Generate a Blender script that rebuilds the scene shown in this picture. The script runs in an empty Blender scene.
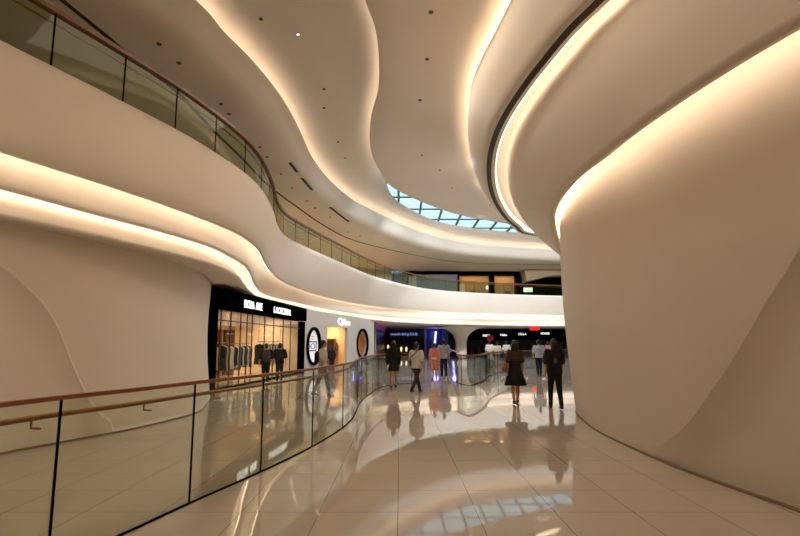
import bpy, bmesh, math, random
from mathutils import Vector, Matrix
random.seed(4)
SC = bpy.context.scene
COL = SC.collection
PI = math.pi

# ------------------------------------------------------------------ camera
CAM_H = 1.6
PITCH = math.atan(75/533.33)
CP, SP = math.cos(PITCH), math.sin(PITCH)
def ray(u, v):
    x = (u-400)/533.33; up = (268-v)/533.33
    return x, CP-up*SP, SP+up*CP
def at(u, v, z):
    x, y, r = ray(u, v); t = (z-CAM_H)/r
    return Vector((x*t, y*t, z))
def atd(u, v, d):
    x, y, r = ray(u, v); t = d/y
    return Vector((x*t, d, CAM_H+r*t))
cd = bpy.data.cameras.new('camera'); cam = bpy.data.objects.new('camera', cd); COL.objects.link(cam)
cd.sensor_width = 36; cd.lens = 24.0; cd.clip_end = 400; cd.clip_start = 0.05
cam.location = (0, 0, CAM_H); cam.rotation_euler = (PI/2+PITCH, 0, 0)
SC.camera = cam
SC.view_settings.view_transform = 'Standard'; SC.view_settings.look = 'None'
SC.view_settings.gamma = 1; SC.view_settings.use_curve_mapping = False
SC.view_settings.exposure = 0.0
SC.cycles.transparent_max_bounces = 40; SC.cycles.max_bounces = 10; SC.cycles.diffuse_bounces = 5

# ------------------------------------------------------------------ materials
def lin(r, g, b):
    f = lambda c: (c/255/12.92) if c/255 <= .04045 else ((c/255+.055)/1.055)**2.4
    return (f(r), f(g), f(b), 1)
MATS = {}
def mat(name, rgb=(200,200,200), rough=.5, metal=0, emit=None, strength=0, noise=0, nscale=3.0, spec=.5, coat=0):
    if name in MATS: return MATS[name]
    m = bpy.data.materials.new(name); m.use_nodes = True; nt = m.node_tree
    b = nt.nodes['Principled BSDF']
    c = lin(*rgb)
    b.inputs['Base Color'].default_value = c; b.inputs['Roughness'].default_value = rough
    b.inputs['Metallic'].default_value = metal; b.inputs['Specular IOR Level'].default_value = spec
    b.inputs['Coat Weight'].default_value = coat
    if emit:
        b.inputs['Emission Color'].default_value = lin(*emit); b.inputs['Emission Strength'].default_value = strength
    if noise:
        tc = nt.nodes.new('ShaderNodeTexCoord'); n = nt.nodes.new('ShaderNodeTexNoise'); n.inputs['Scale'].default_value = nscale
        n.inputs['Detail'].default_value = 4
        r = nt.nodes.new('ShaderNodeValToRGB')
        r.color_ramp.elements[0].position = .3; r.color_ramp.elements[1].position = .7
        r.color_ramp.elements[0].color = tuple(x*(1-noise) for x in c[:3])+(1,)
        r.color_ramp.elements[1].color = tuple(min(1, x*(1+noise)) for x in c[:3])+(1,)
        nt.links.new(tc.outputs['Object'], n.inputs['Vector']); nt.links.new(n.outputs['Fac'], r.inputs['Fac'])
        nt.links.new(r.outputs['Color'], b.inputs['Base Color'])
    MATS[name] = m
    return m
def glass_mat(name, tint, refl=1.0):
    m = bpy.data.materials.new(name); m.use_nodes = True; nt = m.node_tree
    nt.nodes.remove(nt.nodes['Principled BSDF']); out = nt.nodes['Material Output']
    tr = nt.nodes.new('ShaderNodeBsdfTransparent'); tr.inputs['Color'].default_value = tint
    gl = nt.nodes.new('ShaderNodeBsdfGlossy'); gl.inputs['Roughness'].default_value = .01
    fr = nt.nodes.new('ShaderNodeFresnel'); fr.inputs['IOR'].default_value = 1.45
    ge = nt.nodes.new('ShaderNodeNewGeometry'); io = nt.nodes.new('ShaderNodeMapRange')
    io.inputs['To Min'].default_value = 1.45; io.inputs['To Max'].default_value = 1/1.45
    nt.links.new(ge.outputs['Backfacing'], io.inputs['Value']); nt.links.new(io.outputs[0], fr.inputs['IOR'])
    mu = nt.nodes.new('ShaderNodeMath'); mu.operation = 'MULTIPLY'; mu.inputs[1].default_value = refl
    mx = nt.nodes.new('ShaderNodeMixShader')
    nt.links.new(fr.outputs[0], mu.inputs[0]); nt.links.new(mu.outputs[0], mx.inputs[0])
    nt.links.new(tr.outputs[0], mx.inputs[1]); nt.links.new(gl.outputs[0], mx.inputs[2]); nt.links.new(mx.outputs[0], out.inputs['Surface'])
    return m

WARM = (255, 205, 148)
PLASTER = mat('plaster', (229, 220, 208), .55, noise=.015, nscale=.7, spec=.3)
GREYWALL = mat('grey_panel', (196, 190, 183), .5, noise=.02)
LED = mat('led_strip', (255, 240, 220), .5, emit=(255, 233, 208), strength=6)
LED_UP = mat('led_strip_ceiling', (255, 240, 220), .5, emit=(255, 233, 208), strength=7)
LED_SIDE = mat('led_strip_column', (255, 240, 220), .5, emit=(255, 229, 200), strength=8)
LED_EDGE = mat('led_strip_edge', (255, 240, 220), .5, emit=(255, 231, 204), strength=4.5)
LED_ISLE = mat('led_strip_island', (255, 240, 220), .5, emit=(255, 231, 204), strength=20)
DARK = mat('dark_slot', (26, 22, 24), .6)
BLACK = mat('black_metal', (7, 7, 7), .8, spec=.0)
STEEL = mat('steel', (150, 146, 138), .3, 1)
BRONZE = mat('bronze_tube', (150, 104, 58), .3, .85)
WHITE_EMIT = mat('white_lettering', (255, 255, 255), .5, emit=(255, 252, 245), strength=1.6)
GLASS = glass_mat('balustrade_glass', (.93, .955, .90, 1), .8)
CLEAR = glass_mat('shop_glass', (.93, .94, .92, 1), .7)
def wood_mat():
    m = bpy.data.materials.new('handrail_wood'); m.use_nodes = True; nt = m.node_tree; b = nt.nodes['Principled BSDF']
    tc = nt.nodes.new('ShaderNodeTexCoord'); n = nt.nodes.new('ShaderNodeTexNoise'); n.inputs['Scale'].default_value = 14; n.inputs['Detail'].default_value = 6
    r = nt.nodes.new('ShaderNodeValToRGB'); r.color_ramp.elements[0].color = lin(112, 58, 30); r.color_ramp.elements[1].color = lin(160, 92, 52)
    nt.links.new(tc.outputs['Object'], n.inputs['Vector']); nt.links.new(n.outputs['Fac'], r.inputs['Fac']); nt.links.new(r.outputs['Color'], b.inputs['Base Color'])
    b.inputs['Roughness'].default_value = .3; return m
WOOD = wood_mat()
def floor_mat():
    m = bpy.data.materials.new('polished_tile'); m.use_nodes = True; nt = m.node_tree; b = nt.nodes['Principled BSDF']
    tc = nt.nodes.new('ShaderNodeTexCoord'); mp = nt.nodes.new('ShaderNodeMapping')
    mp.inputs['Location'].default_value = (0.02, -0.12, 0)
    br = nt.nodes.new('ShaderNodeTexBrick'); br.offset = 0; br.squash = 1
    br.inputs['Scale'].default_value = 1.0; br.inputs['Brick Width'].default_value = .75; br.inputs['Row Height'].default_value = .75
    br.inputs['Mortar Size'].default_value = .0035; br.inputs['Mortar Smooth'].default_value = .2; br.inputs['Bias'].default_value = 0
    br.inputs['Color1'].default_value = lin(190, 178, 164); br.inputs['Color2'].default_value = lin(194, 183, 170); br.inputs['Mortar'].default_value = lin(112, 94, 78)
    nt.links.new(tc.outputs['Object'], mp.inputs[0]); nt.links.new(mp.outputs[0], br.inputs['Vector']); nt.links.new(br.outputs['Color'], b.inputs['Base Color'])
    b.inputs['Roughness'].default_value = .035; b.inputs['IOR'].default_value = 1.5; b.inputs['Specular IOR Level'].default_value = .36
    return m
FLOOR = floor_mat()

# ------------------------------------------------------------------ object helpers
def link(name, me, m, parent=None, smooth=True):
    if m: me.materials.append(m)
    if smooth:
        for p in me.polygons: p.use_smooth = True
    o = bpy.data.objects.new(name, me); COL.objects.link(o)
    if parent: o.parent = parent
    return o
def from_bm(name, bm, m, parent=None, smooth=False):
    bmesh.ops.recalc_face_normals(bm, faces=bm.faces)
    me = bpy.data.meshes.new(name); bm.to_mesh(me); bm.free()
    o = link(name, me, m, parent, smooth)
    if parent: o.matrix_parent_inverse = Matrix.Translation(-parent.location) if parent.rotation_euler.z == 0 else parent_inv(parent)
    return o
def parent_inv(p):
    return (Matrix.Translation(p.location) @ p.rotation_euler.to_matrix().to_4x4()).inverted()
def thing(name, label, cat, loc=(0, 0, 0), group=None):
    o = bpy.data.objects.new(name, None); COL.objects.link(o); o.location = loc; o.empty_display_size = .1
    return tag(o, label, cat, group)
def tag(o, label, cat, group=None):
    o['label'] = label; o['category'] = cat
    if group: o['group'] = group
    return o
def struct(o):
    o['kind'] = 'structure'; return o
def fix(o, parent):
    o.parent = parent; o.matrix_parent_inverse = parent_inv(parent)
    return o
def grid(name, rows, m, parent=None, kind='structure', smooth=True):
    n = len(rows[0]); vs = [tuple(p) for r in rows for p in r]; fs = []
    for i in range(len(rows)-1):
        for j in range(n-1):
            a = i*n+j; fs.append((a, a+1, a+1+n, a+n))
    me = bpy.data.meshes.new(name); me.from_pydata(vs, [], fs); me.validate()
    o = link(name, me, m, None, smooth)
    if parent: fix(o, parent)
    elif kind: o['kind'] = kind
    return o
def catmull(pts, n=10):
    P = [Vector(p) for p in pts]; P = [P[0]*2-P[1]]+P+[P[-1]*2-P[-2]]; out = []
    for i in range(1, len(P)-2):
        p0, p1, p2, p3 = P[i-1:i+3]
        t0 = 0; t1 = max(1e-4, (p1-p0).length**.5); t2 = t1+max(1e-4, (p2-p1).length**.5); t3 = t2+max(1e-4, (p3-p2).length**.5)
        for k in range(n):
            t = t1+(t2-t1)*k/n
            A1 = p0*((t1-t)/(t1-t0))+p1*((t-t0)/(t1-t0)); A2 = p1*((t2-t)/(t2-t1))+p2*((t-t1)/(t2-t1)); A3 = p2*((t3-t)/(t3-t2))+p3*((t-t2)/(t3-t2))
            B1 = A1*((t2-t)/(t2-t0))+A2*((t-t0)/(t2-t0)); B2 = A2*((t3-t)/(t3-t1))+A3*((t-t1)/(t3-t1))
            out.append(B1*((t2-t)/(t2-t1))+B2*((t-t1)/(t2-t1)))
    out.append(P[-2].copy()); return out
def resample(poly, n):
    L = [0]
    for a, b in zip(poly, poly[1:]): L.append(L[-1]+(b-a).length)
    out = []; j = 0
    for k in range(n):
        s = L[-1]*k/(n-1)
        while j < len(L)-2 and L[j+1] < s: j += 1
        f = (s-L[j])/max(1e-9, L[j+1]-L[j]); out.append(poly[j].lerp(poly[j+1], min(1, f)))
    return out
def normals(poly, side=1):           # horizontal normals, to the left of travel for side=1
    out = []
    for i in range(len(poly)):
        t = poly[min(i+1, len(poly)-1)]-poly[max(i-1, 0)]; t.z = 0
        t.normalize(); out.append(Vector((-t.y, t.x, 0))*side)
    return out
def off(poly, d, z=None, side=1, dz=0):
    N = normals(poly, side)
    return [Vector((p.x+n.x*d, p.y+n.y*d, (p.z if z is None else z)+dz)) for p, n in zip(poly, N)]
def add_box(bm, c, s, rz=0):
    M = Matrix.Translation(c) @ Matrix.Rotation(rz, 4, 'Z') @ Matrix.Diagonal((s[0], s[1], s[2], 1))
    return bmesh.ops.create_cube(bm, size=1, matrix=M)['verts']
def box(name, c, s, m, parent=None, rz=0, bev=0):
    bm = bmesh.new(); add_box(bm, Vector(c), s, rz)
    if bev: bmesh.ops.bevel(bm, geom=list(bm.edges), offset=bev, segments=2, affect='EDGES')
    return from_bm(name, bm, m, parent)
def add_tube(bm, pts, r, seg=8, cap=True):
    pts = [Vector(p) for p in pts]; rings = []
    for i, p in enumerate(pts):
        t = (pts[min(i+1, len(pts)-1)]-pts[max(i-1, 0)]).normalized()
        up = Vector((0, 0, 1)) if abs(t.z) < .95 else Vector((1, 0, 0))
        x = t.cross(up).normalized(); y = x.cross(t); rr = r[i] if isinstance(r, (list, tuple)) else r
        rings.append([bm.verts.new(p+x*math.cos(2*PI*k/seg)*rr+y*math.sin(2*PI*k/seg)*rr) for k in range(seg)])
    for a, b in zip(rings, rings[1:]):
        for k in range(seg): bm.faces.new((a[k], a[(k+1) % seg], b[(k+1) % seg], b[k]))
    if cap: bm.faces.new(rings[0]); bm.faces.new(rings[-1][::-1])
def tube(name, pts, r, m, parent=None, seg=8, smooth=True):
    bm = bmesh.new(); add_tube(bm, pts, r, seg); return from_bm(name, bm, m, parent, smooth)
def ribbon_solid(name, rows, m, parent=None, smooth=False, kind=None):   # closed section swept: rows are corner polylines in order round the section
    rows = list(rows)+[rows[0]]
    o = grid(name, rows, m, parent, kind, smooth); return o

# ------------------------------------------------------------------ floor
struct(grid('floor', [[(-30, -9, 0), (46, -9, 0)], [(-30, 90, 0), (46, 90, 0)]], FLOOR, smooth=False))

# ------------------------------------------------------------------ left balcony, bands and soffit
ZG, Z1, Z2, Z3 = 6.4, 4.5, 3.95, 3.45
KEY = [((-160,-43),(-160,95),(-160,147),(-160,182)), ((0,40),(0,149),(0,186.5),(0,215)), ((100,90),(100,181),(100,214),(100,236)),
 ((190,137),(170,205),(160,230),(155,249)), ((245,173),(222,225),(215,247),(205,262)), ((262,190),(245,236),(232,256),(222,268)),
 ((273,210),(260,249),(245,264),(237,276)), ((278,226),(267,263),(252,273),(244,284)), ((287,237),(273,272),(256,284),(252,293)),
 ((300,244),(284,281),(266,294),(265,300)), ((340,262),(310,292),(295,302),(295,307)), ((380,278),(350,302),(345,312),(345,316)),
 ((430,289),(400,308.5),(400,317.5),(400,322)), ((480,293),(475,313),(485,319.5),(485,325)), ((570,296),(570,315),(570,320.5),(570,326)),
 ((680,298),(680,316),(680,321.5),(680,327))]
ZK = {2: {11: 3.80, 12: 3.77, 13: 3.86, 14: 3.92, 15: 3.92}, 3: {6: 3.50, 7: 3.56, 8: 3.58, 9: 3.62, 10: 3.62, 11: 3.48, 12: 3.38, 13: 3.34, 14: 3.34, 15: 3.34}}
def keycurve(j, z, extra):
    return catmull([Vector(extra)+Vector((0,0,z))]+[at(*k[j], ZK.get(j, {}).get(i, z)) for i, k in enumerate(KEY)], 12)
G = keycurve(0, ZG, (-9.5, -8, 0)); L1 = keycurve(1, Z1, (-9.4, -8, 0)); L2 = keycurve(2, Z2, (-9.2, -8, 0)); L3 = keycurve(3, Z3, (-9.0, -8, 0))
CEN = Vector((6, 22, 0))
def outward(poly, z, xw=-29.5, yw=89, xr=45.5):
    out = []
    for p in poly:
        d = Vector((p.x-CEN.x, p.y-CEN.y, 0)); t = 1e9
        if d.x < -1e-6: t = min(t, (xw-CEN.x)/d.x)
        if d.x > 1e-6: t = min(t, (xr-CEN.x)/d.x)
        if d.y > 1e-6: t = min(t, (yw-CEN.y)/d.y)
        if d.y < -1e-6: t = min(t, (-8.8-CEN.y)/d.y)
        out.append(Vector((CEN.x+d.x*max(t, 1.02), CEN.y+d.y*max(t, 1.02), z)))
    return out
mid = [a.lerp(b, .5)+n*(-.10) for a, b, n in zip(G, L1, normals(G))]
q1 = [a.lerp(b, .12)+n*(-.05) for a, b, n in zip(G, L1, normals(G))]
q3 = [a.lerp(b, .82)+n*(-.06) for a, b, n in zip(G, L1, normals(G))]
lip = .05
def step(top, bot):      # cove below a lip: pocket, then a face swelling out to the next lip
    return [off(top, 0), off(top, .03, dz=-.03), off(top, .10, dz=-.02), off(top, .12, dz=.14), off(top, .38, dz=.14),
            [a.lerp(b, .30) for a, b in zip(off(top, .42), off(bot, .08))], [a.lerp(b, .6) for a, b in zip(off(top, .42), off(bot, .02))],
            [a.lerp(b, .88) for a, b in zip(off(top, .34), off(bot, 0))]]
rows = [outward(G, ZG-.08), off(G, .45, dz=-.08), off(G, .2, dz=-.08), off(G, .2), G, q1, mid, q3] + step(L1, L2) + step(L2, L3) + [L3, off(L3, .05, dz=-.04), off(L3, .3, dz=-.02), outward(off(L3, .0), Z3-.02)]
fascia = grid('wall_balcony', rows, PLASTER)
for nm, P in (('upper', L1), ('lower', L2)):
    led = grid('light_strip', [off(P, .135, dz=.01), off(P, .135, dz=.12)], LED, fascia, smooth=False)

# ------------------------------------------------------------------ left wall with its soft fold
W0 = catmull([Vector((-9.3,-8,0)), at(-160,505,0), at(0,455,0), at(60,443.5,0), at(120,432,0), at(165,422,0), at(198,412.5,0), at(206,405,0), at(210,397,0), Vector((-6.75,18.6,0))], 26)
T0 = catmull([Vector((-9.3,-8,Z3)), at(-160,187,Z3), at(0,219,Z3), at(60,232,Z3), at(120,246,Z3), at(165,258.5,Z3), at(196,270,Z3), at(206,278,Z3), at(211.5,286,Z3), Vector((-6.75,18.6,Z3))], 26)
def fold(crease, y, z):     # signed distance to a crease polyline in (y, z)
    best = 9; sg = 1
    for (a, b) in zip(crease, crease[1:]):
        ay, az = a; by, bz = b; dy, dz = by-ay, bz-az; L = dy*dy+dz*dz
        t = max(0, min(1, ((y-ay)*dy+(z-az)*dz)/L)); d = math.hypot(y-ay-t*dy, z-az-t*dz)
        if d < best: best = d; sg = 1 if (dy*(z-az)-dz*(y-ay)) > 0 else -1
    return best*sg
grid('baseboard_left', [off(W0, -.012, .001), off(W0, -.012, .03), off(W0, .02, .03)], mat('base_line', (120,98,74), .5))

# ------------------------------------------------------------------ upper ceiling, cove A, trough, island, right mass
ZA, ZC0, ZU, ZB, ZC, ZD, ZE = 11.0, 10.0, 11.4, 11.0, 10.6, 7.0, 4.4
A = catmull([Vector((-11,-8,ZA)), Vector((-9,4,ZA)), Vector((-7.2,10,ZA))]+[at(u,v,ZA) for u,v in ((202,5),(225,32),(250,57),(275,87),(290,110),(302,134),(312,156),(330,180),(355,201),(375,212),(400,224),(432,235.5),(470,243.5),(560,250),(660,252))], 10)
rows = [outward(A, ZC0)]+[off(A, o, z) for o, z in ((1.6,10.0),(.9,10.0),(.5,10.05),(.22,10.2),(.08,10.45),(.01,10.75),(0,10.96),(.02,11.0),(.10,11.0),(.12,10.9),(.6,10.9),(.65,ZU+.01))]
ceil_up = grid('ceiling_gallery', rows, PLASTER)
grid('light_strip', [off(A, .26, 10.92), off(A, .36, 10.92)], LED_UP, ceil_up, smooth=False)
B_px = ((365,0),(375,27),(379,62),(378,90),(372,112),(369.5,134),(372,154),(380,171),(389,184),(402,192),(418,199.5),(430,204.5),(450,211.5),(470,216.5),(490,220),(512,223.5),(540,228),(600,236))
B = catmull([Vector((-2.2,-8,ZB)), Vector((-2.2,4,ZB)), Vector((-1.6,9,ZB))]+[at(u,v,ZB) for u,v in B_px], 10)
C = catmull([Vector((4.6,-8,ZC)), Vector((4.1,4,ZC)), Vector((3.5,9,ZC))]+[at(u,v,ZC) for u,v in ((511,0),(495,32),(482,57),(472,82),(468.5,107),(468.5,134),(472,154),(481,177),(487,191))]+[Vector((8.2,34.5,ZC)), Vector((14,37,ZC)), Vector((36,40,ZC))], 10)
I = catmull([Vector((2,-8,ZU)), Vector((2,6,ZU))]+[at(u,v,z) for u,v,z in ((440,0,ZU),(440,60,ZU),(432,100,ZU),(412,135,11.55),(396,158,11.75),(386,178,11.9),(393,197,11.9),(406,207,11.9),(418,213.5,11.9),(434,220.5,11.9),(450,224.5,11.9),(470,228,11.9),(490,230.5,11.9),(520,233,11.9),(570,237,11.9),(660,242,11.9))], 10)
n = 200
A2 = resample(off(A, .62, ZU), n); I2 = resample(I, n)
# match the trough ribbon by nearest progress along both edges
trough = grid('ceiling', [A2, [a.lerp(b, .25) for a, b in zip(A2, I2)], [a.lerp(b, .6) for a, b in zip(A2, I2)], I2, [p+Vector((0,0,.03)) for p in I2]], PLASTER)
Bn = resample(B, n); Cn = resample(off(C, 1.4, ZB, side=-1), n)
isl = grid('ceiling_island', [off(Bn, .9, ZB+.12, -1), off(Bn, .45, ZB-.08+.0, -1), off(Bn, .10, ZB-.08, -1), off(Bn, .08, ZB+.02, -1), off(Bn, .02, ZB+.02, -1), Bn, off(Bn, .02, ZB-.06, -1), off(Bn, .08, ZB-.10, -1), [a.lerp(b, .15)+Vector((0,0,-.1)) for a, b in zip(Bn, Cn)], [a.lerp(b, .5)+Vector((0,0,-.1)) for a, b in zip(Bn, Cn)], [p+Vector((0,0,-.1)) for p in Cn]], PLASTER)
grid('light_strip', [off(Bn, .16, ZB-.06, -1), off(Bn, .26, ZB-.06, -1)], LED_UP, isl, smooth=False)

# right mass: fascia C-D, cove below D, face E, cove below E2, column F
D_px = ((600,0),(572,27),(545,59),(525,85),(507,112),(496,134),(489.5,159),(489.5,181),(495,201),(507,219),(517,227.5),(524,233))
D = catmull([Vector((5.0,-8,ZD)), Vector((4.4,2,ZD)), Vector((3.75,5,ZD))]+[at(u,v,ZD) for u,v in D_px]+[Vector((8.6,27.4,ZD)), Vector((14,29.5,ZD)), Vector((36,33,ZD))], 10)
nd = 240
Dn = resample(D, nd); Cd = resample(C, nd)
Dout = off(Dn, -.20, side=-1)        # outer margin, towards the void
E2 = catmull([Vector((4.8,-8,ZE)), Vector((4.1,0,ZE)), Vector((3.75,3,ZE))]+[at(u,v,ZE) for u,v in ((800,19),(750,49),(700,81),(662,107),(625,134),(600,155),(575,174.5),(562,189),(552.5,204),(549.5,219),(551.5,234),(558,250))]+[Vector((6.6,19.5,ZE)), Vector((12,24,ZE)), Vector((34,30,ZE))], 12)
En = resample(E2, nd)
rows = [off(Cd, 1.5, ZC+.05, -1), off(Cd, .6, ZC-.12, -1), off(Cd, .1, ZC-.12, -1), off(Cd, .08, ZC, -1), Cd, off(Cd, 0, ZC-.1, -1)]
for f in (.1, .25, .45, .65, .82, .93): rows.append([a.lerp(b, f)+nn*(-.22*math.sin(PI*f)) for a, b, nn in zip(off(Cd, 0, ZC-.1, -1), off(Dout, 0, ZD+.06), normals(Dn, -1))])
rows += [off(Dout, 0, ZD+.06), off(Dout, .03, ZD, -1), off(Dn, .17, ZD, -1), off(Dn, .20, ZD+.04, -1), off(Dn, .22, ZD+.22, -1), off(Dn, .52, ZD+.26, -1)]
for f in (.03, .12, .28, .45, .62, .78, .9, .97): rows.append([a.lerp(b, f)+nn*(-.22*math.sin(PI*f)) for a, b, nn in zip(off(Dn, .54, ZD+.24, -1), En, normals(Dn, -1))])
rows += [En, off(En, .04, ZE-.03, -1), off(En, .12, ZE-.02, -1), off(En, .14, ZE+.45, -1), off(En, 1.1, ZE+.45, -1)]
right = grid('wall_right_balcony', rows, PLASTER)
grid('light_strip', [off(Dn, .235, ZD+.06, -1), off(Dn, .235, ZD+.20, -1)], LED_EDGE, right, smooth=False)
grid('light_strip', [off(En, .155, ZE+.20, -1), off(En, .155, ZE+.34, -1)], LED_SIDE, right, smooth=False)
grid('light_strip', [off(Cd, .28, ZC-.1, -1), off(Cd, .38, ZC-.1, -1)], LED_ISLE, right, smooth=False)
# slot diffuser let into the lip
slot = ribbon_solid('trim_1', [off(Dn, -.075, ZD-.004), off(Dn, .075, ZD-.004), off(Dn, .075, ZD+.03), off(Dn, -.075, ZD+.03)], DARK, kind='structure')

R0 = catmull([Vector((5.2,-8,0)), Vector((4.6,0,0)), Vector((4.1,3,0)), at(800,512.5,0), at(725,486,0), at(675,467.5,0), at(637.5,451,0), at(600,433,0), at(585,422,0), at(576,410,0), Vector((5.3,15.3,0)), Vector((8,18,0)), Vector((14,21,0)), Vector((36,26,0))], 28)
zt = ZE+.45
RT0 = [Vector((p.x+nn.x*w_, p.y+nn.y*w_, zt)) for p, nn in zip(En, normals(En, -1)) for w_ in [.62-.40*max(0, min(1, (p.y-8)/5))]]
# each column point takes the nearest point of the cove above it, never going back
R0n = R0; RT = []; k0 = 0
for p in R0n:
    best = min(range(k0, min(len(RT0), k0+14)), key=lambda k: (RT0[k].x-p.x)**2+(RT0[k].y-p.y)**2)
    k0 = best; RT.append(RT0[best].copy())
for _ in range(30):
    RT = [RT[0]]+[(RT[i-1]+RT[i]*2+RT[i+1])/4 for i in range(1, len(RT)-1)]+[RT[-1]]
def crease_z(cr, y):
    if y <= cr[0][0]: return cr[0][1]
    for (y0, z0), (y1, z1) in zip(cr, cr[1:]):
        if y <= y1: return z0+(z1-z0)*(y-y0)/(y1-y0)
    return cr[-1][1]
def smooth_crease(pts):
    return [(p.y, p.z) for p in catmull([Vector((0, a, b)) for a, b in pts], 8)]
def folded_wall(base, top, nrm, bulge, cr, depth, ramp, fade, power=1.0, yend=9e9):
    cols = []
    for a, b, nn in zip(base, top, nrm):
        zc = max(0, min(b.z, crease_z(cr, a.y))); col = []
        lowf = [zc*(1-(1-t)**1.0) for t in [i/34 for i in range(34)]]+[zc-zc*.02, zc]
        for side, zs in ((0, lowf), (1, [zc+(b.z-zc)*i/35 for i in range(36)])):
            for z in zs:
                f = z/b.z; p = Vector((a.x+(b.x-a.x)*f**power, a.y+(b.y-a.y)*f**power, z))+nn*bulge*math.sin(PI*f)
                if side == 0 and zc > .001:
                    e = abs(fold(cr, a.y, z)); p = p+nn*depth*min(1, zc/.8)*(1-(1-min(1, e/ramp))**2)*math.exp(-e/fade)
                col.append(p)
        cols.append(col)
    return [list(r) for r in zip(*cols)]
def on_wall(u, v, base, top, power, bulge, nrm):     # where the line of sight to a point of the fold meets the wall
    best = None
    for a, b, nn in zip(base, top, nrm):
        if a.y < .5: continue
        for k in range(120):
            f = k/119; p = Vector((a.x+(b.x-a.x)*f**power, a.y+(b.y-a.y)*f**power, b.z*f))+nn*bulge*math.sin(PI*f)
            x, y, r = ray(u, v); q = Vector((x, y, r)); w_ = p-Vector((0, 0, CAM_H)); d = w_.cross(q).length/max(.5, w_.length)
            if w_.y > 0 and w_.length < 20 and (best is None or d < best[0]): best = (d, p.y, p.z, a.y)
    return best
def wall_crease(pix, *wall):
    out = [(a_y, z) for d, y, z, a_y in (on_wall(u, v, *wall) for u, v in pix)]
    out.sort(); keep = []
    for y, z in out:
        if not keep or y > keep[-1][0]+.02: keep.append((y, z))
    return keep
wr = (R0n, RT, 1.15, -.10, normals(R0n, -1))
CR = smooth_crease([(2.4,4.6)]+wall_crease(((800,250),(789,268),(770,295),(750,328),(730,363),(704,402),(692,417),(677,432),(662,443),(650,448.5)), *wr)+[(7.95,0),(8.6,-.1)])
rows = folded_wall(R0n, RT, normals(R0n, -1), -.10, CR, .17, .5, 2.2, 1.15)
grid('wall_right', rows, PLASTER).data.set_sharp_from_angle(angle=.2)
grid('baseboard_right', [off(R0n, -.012, .001, -1), off(R0n, -.012, .03, -1), off(R0n, .02, .03, -1)], MATS['base_line'])

CL = smooth_crease([(5.5,3.9)]+wall_crease(((8,268),(25,283),(45,305),(60,333),(72,360),(85,390),(93,404),(101,416),(111,424)), W0, T0, 1.0, .10, normals(W0))+[(9.75,0),(10.6,-.1)])
grid('wall_left', folded_wall(W0, T0, normals(W0), .10, CL, .10, .5, 1.6), PLASTER)
# dark slot along the gallery ceiling
S = catmull([Vector((-14,4,ZC0))]+[at(u,v,ZC0) for u,v in ((40,-18),(62,0),(95,26.5),(127,53),(152,73),(175,90),(217,134),(240,156),(267,184),(300,209),(325,226),(350,239),(380,247.5),(405,253),(430,258),(455,261.5),(480,263.2),(562,264.8),(660,265.5))], 10)
slot2 = ribbon_solid('trim_2', [off(S, -.07, ZC0-.012), off(S, .07, ZC0-.012), off(S, .07, ZC0+.03), off(S, -.07, ZC0+.03)], mat('slot_purple', (52,42,46), .6), kind='structure')

# ------------------------------------------------------------------ outer shell of the hall
SHELL = mat('hall_wall', (214, 202, 186), .6)
grid('wall_rear', [[(-30,-9,0),(46,-9,0)],[(-30,-9,12.8),(46,-9,12.8)]], SHELL, smooth=False)
grid('wall_outer_left', [[(-30,-9,0),(-30,90,0)],[(-30,-9,12.8),(-30,90,12.8)]], SHELL, smooth=False)
grid('wall_outer_right', [[(46,-9,0),(46,90,0)],[(46,-9,12.8),(46,90,12.8)]], SHELL, smooth=False)
grid('wall_back', [[(-30,90,0),(46,90,0)],[(-30,90,12.8),(46,90,12.8)]], SHELL, smooth=False)
HX0, HX1, HY0, HY1 = -3.5, 30, 27, 66
bm = bmesh.new()
for (x0, x1, y0, y1) in ((-30,46,-9,HY0), (-30,46,HY1,90), (-30,HX0,HY0,HY1), (HX1,46,HY0,HY1)):
    bm.faces.new([bm.verts.new((x, y, 12.8)) for x, y in ((x0,y0),(x1,y0),(x1,y1),(x0,y1))])
ro = from_bm('ceiling_roof', bm, SHELL); struct(ro)

# ------------------------------------------------------------------ skylight
sk = thing('skylight', 'glazed skylight of pale blue panes and thin dark bars above the ceiling opening', 'skylight', ((HX0+HX1)/2, (HY0+HY1)/2, 12.0))
bm = bmesh.new(); add_box(bm, Vector(((HX0+HX1)/2, (HY0+HY1)/2, 12.10)), (HX1-HX0, HY1-HY0, .03)); from_bm('pane', bm, glass_mat('sky_glass', (.93,.975,.985,1), .3), sk)
SKYBAR = mat('skylight_bar', (44, 62, 72), .5)
x = HX0
while x <= HX1+.01:
    box('bar', (x, (HY0+HY1)/2, 12.025), (.15, HY1-HY0, .13), SKYBAR, sk); x += 1.7
y = HY0
while y <= HY1+.01:
    box('crossbar', ((HX0+HX1)/2, y, 12.045), (HX1-HX0, .11, .09), SKYBAR, sk); y += 3.5

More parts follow.
